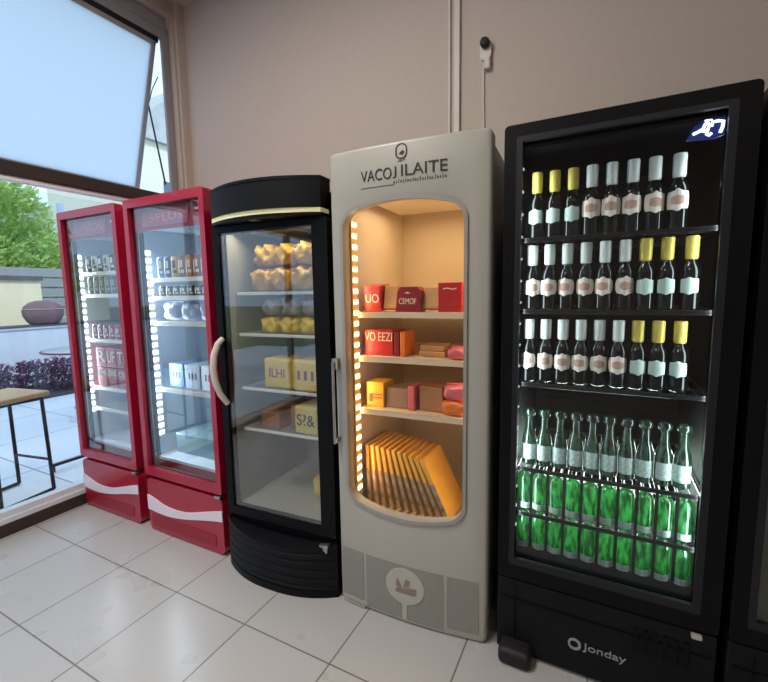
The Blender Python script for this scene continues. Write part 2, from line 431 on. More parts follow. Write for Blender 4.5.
def shelf(t, x0, x1, y0, y1, z, m, n=18, rail=.012, mat2=None):
    s = MB()
    s.box(x0, x1, y0, y0 + .008, z - rail, z, .002); s.box(x0, x1, y1 - .006, y1, z - .008, z)
    s.box(x0, x0 + .006, y0, y1, z - .008, z); s.box(x1 - .006, x1, y0, y1, z - .008, z)
    for k in range(1, n):
        x = x0 + (x1 - x0) * k / n; s.box(x - .0014, x + .0014, y0, y1, z - .004, z - .0008)
    for k in range(1, 4):
        y = y0 + (y1 - y0) * k / 4; s.box(x0, x1, y - .0018, y + .0018, z - .007, z - .004)
    return s.build('shelf', m, t)

def leds(t, x, y, z0, z1, n, m, side=1, size=.022, w=.034, mback=None, power=0, col=(1, 1, 1), lrot=None):
    """strip of square leds on a side wall, facing inwards (side = +1: facing +x)"""
    st = MB().box(min(x, x + side * .006), max(x, x + side * .006), y - .024, y + .024, z0 - .03, z1 + .03, .002).build('led_strip', mback or M_LINW, t)
    xa = x + side * .006
    first = None
    for k in range(n):
        z = z0 + (z1 - z0) * k / (n - 1)
        if first is None:
            first = MB().box(min(0, side * .004), max(0, side * .004), -w / 2, w / 2, -size / 2, size / 2, .0015).build('led', m, st)
            first.location = (xa, y, z)
        else:
            c = first.copy(); C.objects.link(c); c.parent = st; c.location = (xa, y, z)
    if power:
        area('led_glow', (xa + side * .012, y, (z0 + z1) / 2), lrot or (0, -side * PI / 2, 0), z1 - z0, .03, power, col, t)
    return st

# ------------------------------------------------------------------ red drinks fridges
def wave_pts(x0, x1):
    K = [(0, .165, .042), (.27, .143, .027), (.52, .152, .019), (.77, .185, .022), (1, .213, .027)]
    def cr(u, j):
        i = max(k for k in range(4) if K[k][0] <= u); t = (u - K[i][0]) / (K[i + 1][0] - K[i][0])
        p0, p1, p2, p3 = K[max(0, i - 1)][j], K[i][j], K[i + 1][j], K[min(4, i + 2)][j]
        return .5 * (2 * p1 + (p2 - p0) * t + (2 * p0 - 5 * p1 + 4 * p2 - p3) * t * t + (3 * p1 - p0 - 3 * p2 + p3) * t ** 3)
    us = [k / 28 for k in range(29)]
    return [(x0 + (x1 - x0) * u, cr(u, 1) + cr(u, 2)) for u in us] + [(x0 + (x1 - x0) * u, cr(u, 1) - cr(u, 2)) for u in us[::-1]]

def red_fridge(cx, w, label, word, sect):
    t = thing('drinks_fridge', label, 'fridge', (cx, 1.365, 0), 0, 'red drinks fridges')
    h = w / 2; top = 1.79
    shell(t, w, .68, .012, top - .004, M_REDD, M_LINW, floor_z=.42, liner_top=1.66)
    dr = door_frame(t, -h, h, .325, top, .034, .032, .045, .042, M_RED, M_DGLASS)
    # red printed band behind the top of the glass
    MB().box(-h + .036, h - .034, .03, .048, 1.632, top - .045).build('header_panel', mat('header_red', lin(150, 40, 70), .4, noise=.08, nscale=12), t)
    hp = MB().prism([(-h + .10, 1.648), (h - .15, 1.648), (h - .13, 1.725), (-h + .12, 1.725)], .0275, .0298)
    hp.build('header_card', mat('header_card', lin(176, 92, 112), .4, noise=.15, nscale=25), t)
    text('header_lettering', word, .062, mat('header_ink', lin(205, 140, 150), .5, noise=.1), t, (.0, .0268, 1.686), w * .42)
    MB().box(h - .07, h - .034, .028, .031, 1.725, 1.738).box(h - .095, h - .036, .028, .031, 1.70, 1.712).build('header_stripes', M_WHITEINK, t)
    # black mullion strip down the left of the glass
    MB().box(-h + .036, -h + .060, .05, .062, .375, 1.63).build('mullion', M_BLKM, t)
    # kick panel with the white wave pressed into it
    k = MB().prism(rrect(-h + .008, h - .004, .006, .305, .03, 6), .004, .05)
    k.cut(xs=[-.2, -.1, 0, .1, .2], zs=[.10, .15, .2])
    k.build('kick_panel', M_RED, t, 40)
    MB().prism(wave_pts(-h + .008, h - .004), -.002, .01).build('wave_stripe', M_WAVE, t)
    MB().prism(rrect(-h + .03, h - .06, .035, .100, .012, 4), .0015, .01).build('lower_grille', M_REDD, t)
    MB().box(-h + .03, h - .03, .06, .55, 0, .012).build('plinth', M_REDD, t)
    MB().box(h - .052, h - .018, -.004, .03, .300, .3135, .003).box(h - .022, h - .006, -.008, .02, .303, .318, .003).build('hinge', M_STEEL, t)
    MB().box(-h + .012, -h + .05, .02, .045, .307, .323, .003).build('hinge', M_BLKM, t)
    if sect == 1:
        leds(t, -h + .038, .072, .60, 1.54, 24, M_LEDW, power=2.2, col=(.78, .90, 1), lrot=(0, -PI / 2, 0))
        zs = [1.45, 1.318, 1.05, .755, .62]
    else:
        leds(t, -h + .038, .085, .54, 1.53, 25, M_LEDW, power=3.0, col=(.74, .88, 1), lrot=(0, -PI / 2, 0))
        zs = [1.395, 1.300, 1.165, .80]
    for z in zs: shelf(t, -h + .046, h - .04, .085, .62, z, M_WIRE, 16, .022)
    return t
R1X, R1W = -2.565, .565
R2X, R2W = -1.912, .595
red_fridge(R1X, R1W, 'red glass-door drinks fridge closest to the window, end of the row', 'ANTON', 1)
red_fridge(R2X, R2W, 'red glass-door drinks fridge right beside the low black fridge', 'SPLUS', 2)

# contents of the red fridges
def can(name, r, hgt, m, label, group, loc, mband=None):
    prof = [(r * .8, 0), (r, .006), (r, hgt - .012), (r * .82, hgt - .002), (r * .82, hgt)]
    t = thing(name, label, 'can', loc, 0, group)
    MB().lathe(prof, 18).build('can_body', m, t, 40)
    MB().lathe([(r * .79, hgt), (r * .76, hgt + .002), (r * .3, hgt + .001)], 18).build('lid', M_STEEL, t, 40)
    if mband:
        b = MB()
        for k, (a0, a1, z0, z1) in enumerate(((-1.0, -.5, .25, .75), (-.25, .0, .2, .8), (.2, .7, .45, .8), (.3, .9, .2, .35))):
            q = 4
            for j in range(q):
                ta, tb = a0 + (a1 - a0) * j / q - PI / 2, a0 + (a1 - a0) * (j + 1) / q - PI / 2; R = r + .0006
                b.poly([(R * math.cos(ta), R * math.sin(ta), hgt * z0), (R * math.cos(tb), R * math.sin(tb), hgt * z0), (R * math.cos(tb), R * math.sin(tb), hgt * z1), (R * math.cos(ta), R * math.sin(ta), hgt * z1)])
        b.build('print', mband, t)
    return t
def can_row(x0, dx, n, y, z, r, hgt, specs, group, where):
    for k in range(n):
        nm, m, mb_, col = specs[k % len(specs)] if len(specs) != n else specs[k]
        can(nm, r, hgt, m, '%s can, %s, %s from the left' % (col, where, ORD[k]), group, (x0 + dx * k, y, z + .001), mb_)
MC = lambda n, *c: mat(n, lin(*c), .35, .1, noise=.06, nscale=30)
m_cblk, m_cwht, m_cnavy, m_cpink = MC('can_black', 30, 30, 36), MC('can_white', 205, 210, 215), MC('can_navy', 34, 38, 62), MC('can_plum', 150, 62, 92)
can_row(-2.742, .058, 7, 1.475, 1.450, .026, .092, [('soda_can', m_cblk, M_WHITEINK, 'black and white'), ('soda_can', m_cwht, M_INK, 'white and black')], 'cans on the top shelf of the end fridge', 'top shelf of the end red fridge')
can_row(-2.742, .058, 7, 1.475, 1.318, .026, .100, [('soda_can', m_cnavy, M_GREYINK, 'navy')], 'cans on the second shelf of the end fridge', 'second shelf of the end red fridge')
can_row(-2.742, .058, 7, 1.475, 1.050, .026, .082, [('soda_can', m_cpink, M_WHITEINK, 'plum and white')], 'plum cans in the end fridge', 'third shelf of the end red fridge')
def carton(name, label, cat, loc, sx, sy, sz, m, rz=0, group=None, txt=None, mt=None, ts=.04, tw=None, bev=.003, tilt=0, lz=.5):
    o = MB().box(-sx / 2, sx / 2, 0, sy, 0, sz, bev)
    if txt:
        t = thing(name, label, cat, loc, rz, group); o.build('carton', m, t)
        text('lettering', txt, ts, mt, t, (0, -.001, sz * lz), tw)
        t.rotation_euler = (tilt, 0, rz)
        return t
    ob = o.build(name, m); ob.location = loc; ob.rotation_euler = (tilt, 0, rz); return tag(ob, label, cat, group)
m_rpack = MC('red_pack', 150, 26, 52); m_wpack = MC('white_pack', 215, 210, 214)
for k in range(4):
    carton('drink_carton', 'red lettered drink multipack in the end fridge upper tier, %s from the left' % ORD[k], 'carton', (-2.69 + .103 * k, 1.452, .880), .098, .14, .118, m_rpack, 0, 'red multipacks, upper tier', ['R', 'UF', 'TI', 'R'][k], M_WHITEINK, .10, .07)
    carton('drink_carton', 'white-banded red multipack in the end fridge lower tier, %s from the left' % ORD[k], 'carton', (-2.69 + .103 * k, 1.452, .757), .098, .14, .118, m_rpack, 0, 'red multipacks, lower tier', 'IDNS', M_WHITEINK, .045, .08, lz=.72)
sp = [('drink_can', MC('can_sky', 90, 140, 190), M_WHITEINK, 'sky blue'), ('drink_can', MC('can_deepblue', 40, 84, 140), M_WHITEINK, 'deep blue'), ('drink_can', MC('can_gold', 205, 170, 80), M_INK, 'gold'),
      ('drink_can', MC('can_bronze', 120, 85, 50), M_CREAMINK, 'bronze'), ('drink_can', MC('can_amber', 190, 140, 90), M_WHITEINK, 'amber'), ('drink_can', MC('can_rose', 160, 95, 95), M_WHITEINK, 'rose'),
      ('drink_can', MC('can_slate', 110, 125, 145), M_WHITEINK, 'slate'), ('drink_can', MC('can_steel', 130, 150, 170), M_INK, 'steel blue')]
can_row(-2.098, .056, 8, 1.485, 1.395, .025, .108, sp, 'cans on the top shelf of the second red fridge', 'top shelf of the second red fridge')
can_row(-2.098, .056, 8, 1.485, 1.300, .025, .050, [('flat_tin', MC('tin_dark', 52, 46, 50), M_WHITEINK, 'short dark')], 'short tins in the second red fridge', 'second shelf of the second red fridge')
def bag(name, label, cat, loc, sx, sy, sz, m, seed=0, rz=0, group=None, lump=.15, txt=None, mt=None, ts=.03, tw=None, mk=None):
    rnd = random.Random(seed)
    b = bmesh.new(); bmesh.ops.create_cube(b, size=1); bmesh.ops.subdivide_edges(b, edges=b.edges[:], cuts=7, use_grid_fill=True)
    ph = [rnd.uniform(0, 6) for _ in range(6)]
    for v in b.verts:
        x, y, z = v.co * 2
        r = (abs(x) ** 4 + abs(y) ** 4 + abs(z) ** 4) ** .25
        x, y, z = x / r, y / r, z / r
        n = 1 + lump * .5 * (math.sin(5 * x + ph[0]) * math.sin(4 * z + ph[1]) + math.sin(9 * x + ph[2]) * math.cos(8 * z + 7 * y + ph[3]) * .6)
        v.co = (x * sx / 2 * (1 + (n - 1) * .4), y * sy / 2 * n, (z * .5 + .5) * sz * (1 + (n - 1) * .7 if z > 0 else 1))
    mb = MB(); mb._merge(b)
    t = thing(name, label, cat, loc, rz, group)
    mb.build('pouch', m, t, 60)
    MB().box(-sx * .44, sx * .44, -.004, .004, sz * .93, sz * 1.06, .002).build('seal', m, t)
    if txt: text('lettering', txt, ts, mt, t, (0, -sy / 2 - .006, sz * .5), tw)
    return t
m_ice = thin_mat('ice_bag_plastic', lin(196, 208, 236), .4, .2, .15, .2)
for k in range(3):
    bag('ice_bag', 'pale blue bag of ice, %s from the window in the second red fridge' % ORD[k], 'bag', (-2.06 + .145 * k, 1.54, 1.166), .14, .12, .10, m_ice, k, 0, 'ice bags')
m_bluebox = MC('blue_box', 70, 110, 160)
carton('storage_tub', 'pale blue plastic tub at the bottom of the second red fridge', 'tub', (-1.93, 1.50, .421), .36, .3, .11, thin_mat('tub_plastic', lin(170, 205, 215), .4, .2, .1, .2))
for k, (c, nm) in enumerate((((70, 115, 165), 'mid blue'), ((150, 165, 180), 'grey'), ((215, 222, 232), 'white'))):
    carton('food_box', '%s box on the lowest shelf of the second red fridge' % nm, 'box', (-2.07 + .13 * k, 1.50, .80), .12, .2, .13, MC('box_%s' % nm.replace(' ', '_'), *c), 0, 'boxes in the second red fridge', 'III', M_INK, .05, .06)

# ------------------------------------------------------------------ low black fridge with the curved hood
BW = .605
t = thing('display_fridge', 'black fridge with a curved hood and a curved white handle', 'fridge', (-1.2575, 1.368, 0), math.radians(3.2))
h = BW / 2
shell(t, BW, .66, .02, 1.70, M_BLK, M_LING, floor_z=.30, liner_top=1.60)
dr = door_frame(t, -h + .004, h - .004, .262, 1.600, .036, .072, .038, .028, M_BLK, M_DGLASS, gy=.008)
def bowed(z0, z1, d, n=28, y1=.06, inset=0, p=2):
    xs = [-h + inset + (BW - 2 * inset) * k / n for k in range(n + 1)]
    return [(x, -d * (1 - (abs(x) / h) ** p)) for x in xs] + [(h - inset, y1), (-h + inset, y1)]
hd = MB().plan(bowed(0, 0, .092, inset=.020), 1.632, 1.745)
hd.plan(bowed(0, 0, .095, inset=.018), 1.739, 1.751).build('hood', M_BLKM, t, 40)
MB().plan(bowed(0, 0, .086, inset=.022), 1.614, 1.632).build('light_strip', mat('cream_strip', lin(215, 210, 165), .4, noise=.05, emit=lin(215, 205, 150), es=.12), t, 40)
MB().box(-.04, .0, -.055, -.02, 1.600, 1.612, .003).build('hood_latch', M_STEEL, t)
MB().plan(bowed(0, 0, .086, inset=.018), 1.602, 1.614).build('hood_lip', M_BLK, t, 40)
# bulging grille at the foot, horizontal ribs
g = MB()
nz = 44
for k in range(nz):
    pass
b = bmesh.new(); rows = []
NX = 30
for k in range(nz + 1):
    z = .03 + .215 * k / nz
    rib = .007 * max(0, math.sin((z - .03) / .215 * 5 * 2 * PI)) if .04 < z < .225 else 0
    row = []
    for j in range(NX + 1):
        x = -h + BW * j / NX; e = 1 - (abs(x) / h) ** 2.4
        # the top edge dips in the middle
        zz = z - .035 * (k / nz) ** 3 * math.sin(PI * j / NX) ** .6
        row.append(b.verts.new((x, -.075 * e + (rib if e > .08 else 0), zz)))
    rows.append(row)
back0 = [b.verts.new((v.co.x, .06, v.co.z)) for v in rows[0]]; back1 = [b.verts.new((v.co.x, .06, v.co.z)) for v in rows[-1]]
for a, c in zip([back0] + rows, rows + [back1]):
    for j in range(NX): b.faces.new((a[j], a[j + 1], c[j + 1], c[j]))
bmesh.ops.recalc_face_normals(b, faces=b.faces[:])
MB()._merge(b).build('kick_grille', M_BLKM, t, 50)
MB().plan(bowed(0, 0, .08, p=2.4), 0, .032).build('plinth', M_BLK, t, 40)
MB().box(-h + .002, h - .002, .02, .06, .03, .262).build('grille_backing', M_BLK, t)
MB().prism([(h - .075, .235), (h - .028, .245), (h - .036, .205)], -.028, -.008).build('hinge_cover', M_STEEL, t)
hp = [(-h + .034, .0, 1.105), (-h + .022, -.022, 1.08), (-h + .014, -.040, 1.03), (-h + .011, -.046, .97), (-h + .015, -.042, .91), (-h + .026, -.028, .85), (-h + .040, .0, .80)]
MB().tube(hp, [.012, .014, .0155, .016, .0155, .014, .012], 12).build('handle', mat('handle_cream', lin(206, 198, 188), .35, noise=.02), t, 60)
for z in (1.312, 1.120, .862, .662):
    shelf(t, -h + .045, h - .045, .09, .60, z, M_WIRE, 20, .014)
area('fridge_lamp', (.0, .09, 1.585), (math.radians(-25), 0, 0), .45, .03, .7, (1, .90, .72), t)
m_fry = mat('yellow_food_bag', lin(206, 156, 44), .35, noise=.35, nscale=25)
m_fry2 = mat('yellow_label_bag', lin(222, 186, 70), .4, noise=.12, nscale=14)
m_gry = mat('grey_food_bag', lin(150, 140, 140), .35, noise=.3, nscale=18)
m_brn = mat('brown_food_pack', lin(160, 108, 72), .5, noise=.15, nscale=12)
for k in range(3):
    bag('snack_bag', 'lumpy yellow frozen food bag on the top shelf, %s from the handle side' % ORD[k], 'bag', (-1.40 + .12 * k, 1.53, 1.313), .112, .14, .10, m_fry, 10 + k, 0, 'yellow bags on the top shelf of the black fridge', .3)
    bag('snack_bag', 'yellow frozen food bag piled over the top shelf bags, %s from the handle side' % ORD[k], 'bag', (-1.40 + .12 * k, 1.55, 1.430), .110, .13, .09, m_fry, 20 + k, 0, 'yellow bags on the pile of the black fridge', .35)
    bag('snack_bag', 'yellow frozen food bag on the second shelf, %s from the handle side' % ORD[k], 'bag', (-1.36 + .115 * k, 1.53, 1.121), .106, .13, .072, m_fry2, 30 + k, 0, 'yellow bags on the second shelf of the black fridge', .25)
    bag('snack_bag', 'grey frozen food bag lying over the second shelf bags, %s from the handle side' % ORD[k], 'bag', (-1.36 + .115 * k, 1.54, 1.203), .104, .12, .075, m_gry, 40 + k, 0, 'grey bags in the black fridge', .25)
for k in range(2):
    q = carton('food_bag', 'flat yellow packet with purple print on the third shelf, the %s one' % ['handle-side', 'hinge-side'][k], 'packet', (-1.325 + .165 * k, 1.475, .863), .16, .16, .142, m_fry2, 0, 'yellow packets on the third shelf', ['ILHI', 'III'][k], M_PURPINK, .06, .09, .012)
carton('cardboard_tray', 'brown cardboard tray on the fourth shelf of the black fridge', 'tray', (-1.395, 1.49, .663), .13, .2, .075, m_brn, math.radians(-8))
carton('food_pack', 'brown wrapped food pack on the fourth shelf of the black fridge', 'pack', (-1.262, 1.52, .663), .07, .2, .12, m_brn, 0, bev=.015)
pk = carton('food_bag', 'yellow packet with black squiggle print on the fourth shelf', 'packet', (-1.165, 1.470, .663), .13, .18, .132, mat('squiggle_yellow', lin(214, 190, 110), .45, noise=.08), 0, None, 'S?&', M_INK, .075, .10, .012)
bag('snack_bag', 'yellow bag slumped on the floor of the black fridge', 'bag', (-1.15, 1.66, .302), .15, .2, .12, m_fry2, 55)

# ------------------------------------------------------------------ cream fridge with the arched window
WW = .612
t = thing('display_fridge', 'cream upright fridge with a warm lit arched window', 'fridge', (-.634, 1.402, 0), math.radians(3.0))
h = WW / 2; BOW = .022
bow = lambda x: -BOW * (1 - (x / h) ** 2)
shell(t, WW - .02, .66, .03, 1.80, M_WHT, M_LINC, y0=.05, floor_z=.375, liner_top=1.70)
outer = rrect(-h, h, .003, 1.824, .022, 8, top=.0, bot=0, per=10)
inner = rrect(-.253, .222, .478, 1.590, .05, 8, top=.040, bot=.045, per=10)
dm = MB().ring(outer, inner, 0, .045)
bmesh.ops.bevel(dm.bm, geom=[e for e in dm.bm.edges if all(abs(v.co.y) < 1e-5 for v in e.verts) and len(e.link_faces) == 2 and abs(e.link_faces[0].normal.y - e.link_faces[1].normal.y) > .5], offset=.012, segments=3, profile=.5, affect='EDGES')
dm.warp(lambda v: (v.x, v.y + bow(v.x), v.z))
dr = dm.build('door', M_WHT, t, 35)
rim = MB().ring(rrect(-.261, .230, .470, 1.598, .055, 8, top=.041, bot=.047), rrect(-.249, .218, .482, 1.586, .048, 8, top=.040, bot=.044), -.006, .02)
rim.warp(lambda v: (v.x, v.y + bow(v.x), v.z)).build('window_rim', mat('rim_grey', lin(150, 149, 144), .4, noise=.02), dr, 40)
gl = rrect(-.25, .22, .48, 1.588, .049, 8, top=.040, bot=.045)
g = MB()
g.bm.faces.new([g.bm.verts.new((x, .028, z)) for x, z in gl])
g.cut(xs=[-.2, -.15, -.1, -.05, 0, .05, .1, .15, .2])
g.warp(lambda v: (v.x, v.y + bow(v.x), v.z)).build('glass_pane', M_DGLASSB, dr)
MB().box(-h + .002, -h + .024, -.03, .02, 1.00, 1.045, .003).build('handle_mount', M_STEEL, dr)
MB().tube([(-h + .010, -.034, 1.03), (-h + .010, -.034, .70)], .006, 10).build('handle', M_STEEL, dr, 50)
MB().box(-h + .003, -h + .017, -.035, .02, .70, .72, .003).build('handle_mount', M_STEEL, dr)
for wd, sz, xc, ww, zc in (('VACO', .056, -.1005, .124, 1.716), ('J', .043, -.0245, .013, 1.7215), ('ILAITE', .056, .0775, .164, 1.719)):
    text('lettering', wd, sz, M_INK, dr, (xc, -.0012, zc), ww, bow=bow)
tx = MB()
tx.box(-.165, -.03, -.0012, .002, 1.676, 1.678)
rnd = random.Random(3)
for k in range(22):
    x = -.03 + k * .0088
    if k % 3 == 0: tx.ring(rrect(x - .003, x + .003, 1.681, 1.689, .0025, 3, per=2), rrect(x - .0016, x + .0016, 1.6826, 1.6874, .001, 3, per=2), -.0012, .002)
    else: tx.box(x - .001, x + .001, -.0012, .002, 1.680, 1.690 if k % 3 == 1 else 1.6935)
tx.cut(xs=[-.12, -.08, -.04, 0, .04, .08, .12]).warp(lambda v: (v.x, v.y + bow(v.x), v.z)).build('fine_print', M_INK, dr)
lg = MB().ring(rrect(-.024, .020, 1.762, 1.822 - .006, .021, 8), rrect(-.019, .015, 1.768, 1.812, .016, 8), -.0012, .002)
lg.prism([(-.012, 1.782), (.002, 1.776), (.010, 1.786), (.004, 1.793), (-.004, 1.788)], -.0012, .002).box(-.015, .001, -.0012, .002, 1.756, 1.759).box(.006, .012, -.0012, .002, 1.758, 1.761)
lg.warp(lambda v: (v.x, v.y + bow(v.x), v.z - .004)).build('round_emblem', M_INK, dr)
# grey vent fields with the round badge
vn = [(-h + .012, -.190, .034, .246), (-.178, .148, .02, .244), (.160, h - .028, .035, .242)]
for x0, x1, z0, z1 in vn:
    pnl = MB().prism([(x0, z0), (x1, z0), (x1, z1), (x0, z1)], -.0015, .004).cut(xs=[-.12, -.06, 0, .06, .12, .2])
    pnl.warp(lambda v: (v.x, v.y + bow(v.x), v.z)).build('vent_panel', M_WHTG, dr)
cir = [(-.006 + .080 * math.cos(2 * PI * k / 40), .160 + .074 * math.sin(2 * PI * k / 40)) for k in range(40)]
bd = MB().prism(cir, -.004, .002).box(-.016, .004, -.004, .002, .022, .09); bd.cut(xs=[-.08, -.04, 0, .04])
bdo = bd.warp(lambda v: (v.x, v.y + bow(v.x), v.z)).build('round_badge', mat('badge_cream', lin(178, 174, 164), .45, noise=.02), dr)
mk = MB()
mk.prism([(-.062, .125), (-.055, .118), (.018, .118), (.028, .130), (.026, .148), (.0, .146), (-.03, .138), (-.05, .138)], -.0058, -.003)
mk.prism([(-.058, .142), (-.054, .178), (-.036, .152), (-.034, .142)], -.0058, -.003)
mk.prism([(-.028, .146), (-.016, .180), (.0, .176), (-.004, .15)], -.0058, -.003)
mk.warp(lambda v: (v.x + .016, v.y + bow(v.x + .016), v.z + .012)).build('badge_mark', M_BROWNINK, bdo)
gr = MB().box(-h + .016, -.175, -.005, .002, .022, .034).box(-h + .016, -.185, -.005, .002, .005, .012).warp(lambda v: (v.x, v.y + bow(v.x), v.z)).build('vent_slot', M_WHT, dr)
for sx in (-1, 1):
    for y in (.12, .58):
        MB().lathe([(.018, 0), (.02, .005), (.012, .012), (.012, .035)], 12, (sx * (h - .06), y, 0)).build('foot', M_BLACKR, t)
leds(t, -h + .050, .082, .475, 1.57, 26, M_LEDA, size=.019, w=.034, mback=mat('warm_strip', lin(238, 190, 110), .4, noise=.02), power=.9, col=(1, .66, .30), lrot=(0, -PI / 2, 0))
area('fridge_lamp', (0, .30, 1.66), (0, 0, 0), .4, .3, 1.0, (1, .68, .36), t)
area('fridge_lamp', (.235, .10, 1.0), (0, PI / 2, 0), 1.1, .02, .7, (1, .66, .32), t)
MB().box(-.22, .2, .1, .5, 1.668, 1.69, .006).build('evaporator_cover', mat('evap', lin(220, 210, 190), .5, noise=.05), t)
for z in (1.222, 1.042, .822):
    s = MB().box(-h + .062, h - .05, .085, .58, z - .004, z, .001).box(-h + .062, h - .05, .080, .087, z - .022, z + .002, .002)
    s.build('shelf', mat('shelf_cream', lin(232, 206, 170), .4, noise=.03), t)
    MB().box(-h + .07, h - .06, .076, .079, z + .001, z + .024).build('price_rail', glass_mat('rail_clear', (.95, .93, .88, 1), 1.3), t)
# what stands in it
def at(px, py): return (px, py)
m_choc, m_tan, m_org = MC('chocolate_red', 190, 40, 38), MC('card_tan', 200, 150, 92), MC('orange_pack', 226, 120, 40)
m_maroon = MC('maroon_pack', 140, 30, 44); m_pink = MC('pink_pack', 216, 104, 110); m_yel = MC('yellow_pack', 232, 176, 50)
carton('chocolate_box', 'red chocolate box with cream lettering at the lamp end of the top shelf', 'box', (-.832, 1.515, 1.223), .076, .09, .105, m_choc, 0, None, 'UO', M_CREAMINK, .05, .06, tilt=.1)
carton('gift_card', 'tan folded card beside the lettered red box on the top shelf', 'card', (-.758, 1.525, 1.236), .060, .05, .095, m_tan, .05, 'tan cards on the top shelf', tilt=-.18)
def trap(name, label, loc, w0, w1, hgt, d, m, txt=None):
    q = thing(name, label, 'bag', loc)
    MB().prism([(-w0 / 2, 0), (w0 / 2, 0), (w1 / 2 + .012, hgt * .82), (w1 / 2 - .004, hgt), (-w1 / 2 + .012, hgt), (-w1 / 2, hgt * .82)], 0, d).build('pouch', m, q)
    if txt: text('lettering', txt, .032, M_CREAMINK, q, (0, -.001, hgt * .42), w0 * .7); MB().prism([(-.014, hgt * .74), (0, hgt * .8), (.014, hgt * .74)], -.001, .002).build('emblem', M_CREAMINK, q)
    return q
trap('sweet_bag', 'dark red sweet bag with cream lettering between two tan cards', (-.672, 1.505, 1.223), .105, .088, .098, .06, m_maroon, 'CEMOF')
carton('gift_card', 'tan folded card beside the plain red box on the top shelf', 'card', (-.585, 1.525, 1.236), .070, .05, .085, m_tan, -.05, 'tan cards on the top shelf', tilt=-.2)
rb = carton('chocolate_box', 'plain bright red box at the hinge end of the top shelf', 'box', (-.500, 1.505, 1.223), .092, .09, .112, m_choc, .05, None, '~', M_CREAMINK, .05, .05, lz=.8)
carton('gift_card', 'tan packet squeezed against the fridge wall on the top shelf', 'card', (-.424, 1.52, 1.223), .045, .1, .105, m_tan)
carton('chocolate_box', 'orange red box with large cream script on the middle shelf', 'box', (-.808, 1.515, 1.043), .132, .12, .105, m_choc, 0, None, 'VO EEZI', M_CREAMINK, .052, .125, lz=.72)
carton('flat_sweet_box', 'flat tan box under another on the middle shelf', 'box', (-.590, 1.55, 1.043), .11, .12, .022, m_tan, 0, 'flat tan boxes')
carton('flat_sweet_box', 'flat tan box on top of another on the middle shelf', 'box', (-.592, 1.555, 1.0655), .10, .11, .022, m_tan, 0, 'flat tan boxes')
bag('sweet_bag', 'pink sweet bag on the middle shelf beside flat tan boxes', 'bag', (-.468, 1.56, 1.043), .10, .1, .045, m_pink, 70)
for k in range(2):
    carton('slim_sweet_box', ['dark red slim box beside the script box on the middle shelf', 'orange slim box next to the dark red slim one'][k], 'box', (-.726 + .026 * k, 1.515, 1.043), .022, .1, .10, [m_maroon, m_org][k], 0, 'slim boxes on the middle shelf')
carton('sweet_box', 'yellow sweet box with a red patch on the bottom shelf', 'box', (-.830, 1.515, .823), .082, .1, .105, m_yel, 0, None, 'F', mat('red_ink', lin(200, 40, 40), .5, noise=.05), .05, .06, lz=.35)
carton('sweet_box', 'dull grey sweet box on the bottom shelf', 'box', (-.735, 1.53, .823), .095, .1, .085, MC('dull_pack', 150, 120, 96), .03)
carton('slim_sweet_box', 'upright pinkish slim box in the middle of the bottom shelf', 'box', (-.668, 1.52, .823), .028, .1, .10, m_pink)
carton('sweet_box', 'brownish clear tub of sweets on the bottom shelf', 'tub', (-.590, 1.54, .823), .10, .1, .10, MC('amber_tub', 176, 120, 78), -.03)
bag('sweet_bag', 'orange sweet bag lying on the bottom shelf', 'bag', (-.480, 1.555, .823), .12, .1, .06, m_org, 71)
bag('sweet_bag', 'pink sweet bag piled on the orange bag of the bottom shelf', 'bag', (-.475, 1.545, .886), .11, .09, .058, m_pink, 72)
# leaning packets at the bottom, like files
m_file = mat('file_yellow', lin(226, 170, 62), .45, noise=.08, nscale=14); m_filep = mat('file_photo', lin(140, 132, 126), .5, noise=.85, nscale=28)
def packet(loc, lean, yawr, hgt, dep, th, label, big=False):
    q = thing('food_packet', label, 'packet', loc, 0, 'leaning packets at the bottom of the cream fridge')
    q.rotation_euler = (0, lean, yawr)
    MB().box(-th / 2, th / 2, 0, dep, 0, hgt, .002).build('packet', m_file, q)
    MB().box(-th / 2 - .0012, -th / 2 + .001, .012, dep - .012, .02, hgt * .62).build('photo_print', m_filep, q)
    MB().box(-th / 2 + .002, th / 2 - .002, -.0012, .002, .01, hgt * .6).build('edge_print', m_filep, q)
    return q
NB = 11
for k in range(NB):
    u = k / (NB - 1)
    packet((-.868 + .036 * k, 1.515, .381 + .004), -.03 - .42 * u, 0, .265, .20, .016 if k < NB - 1 else .022, 'yellow edged packet leaning in the bottom row, %s from the lamp side' % ORD[k])

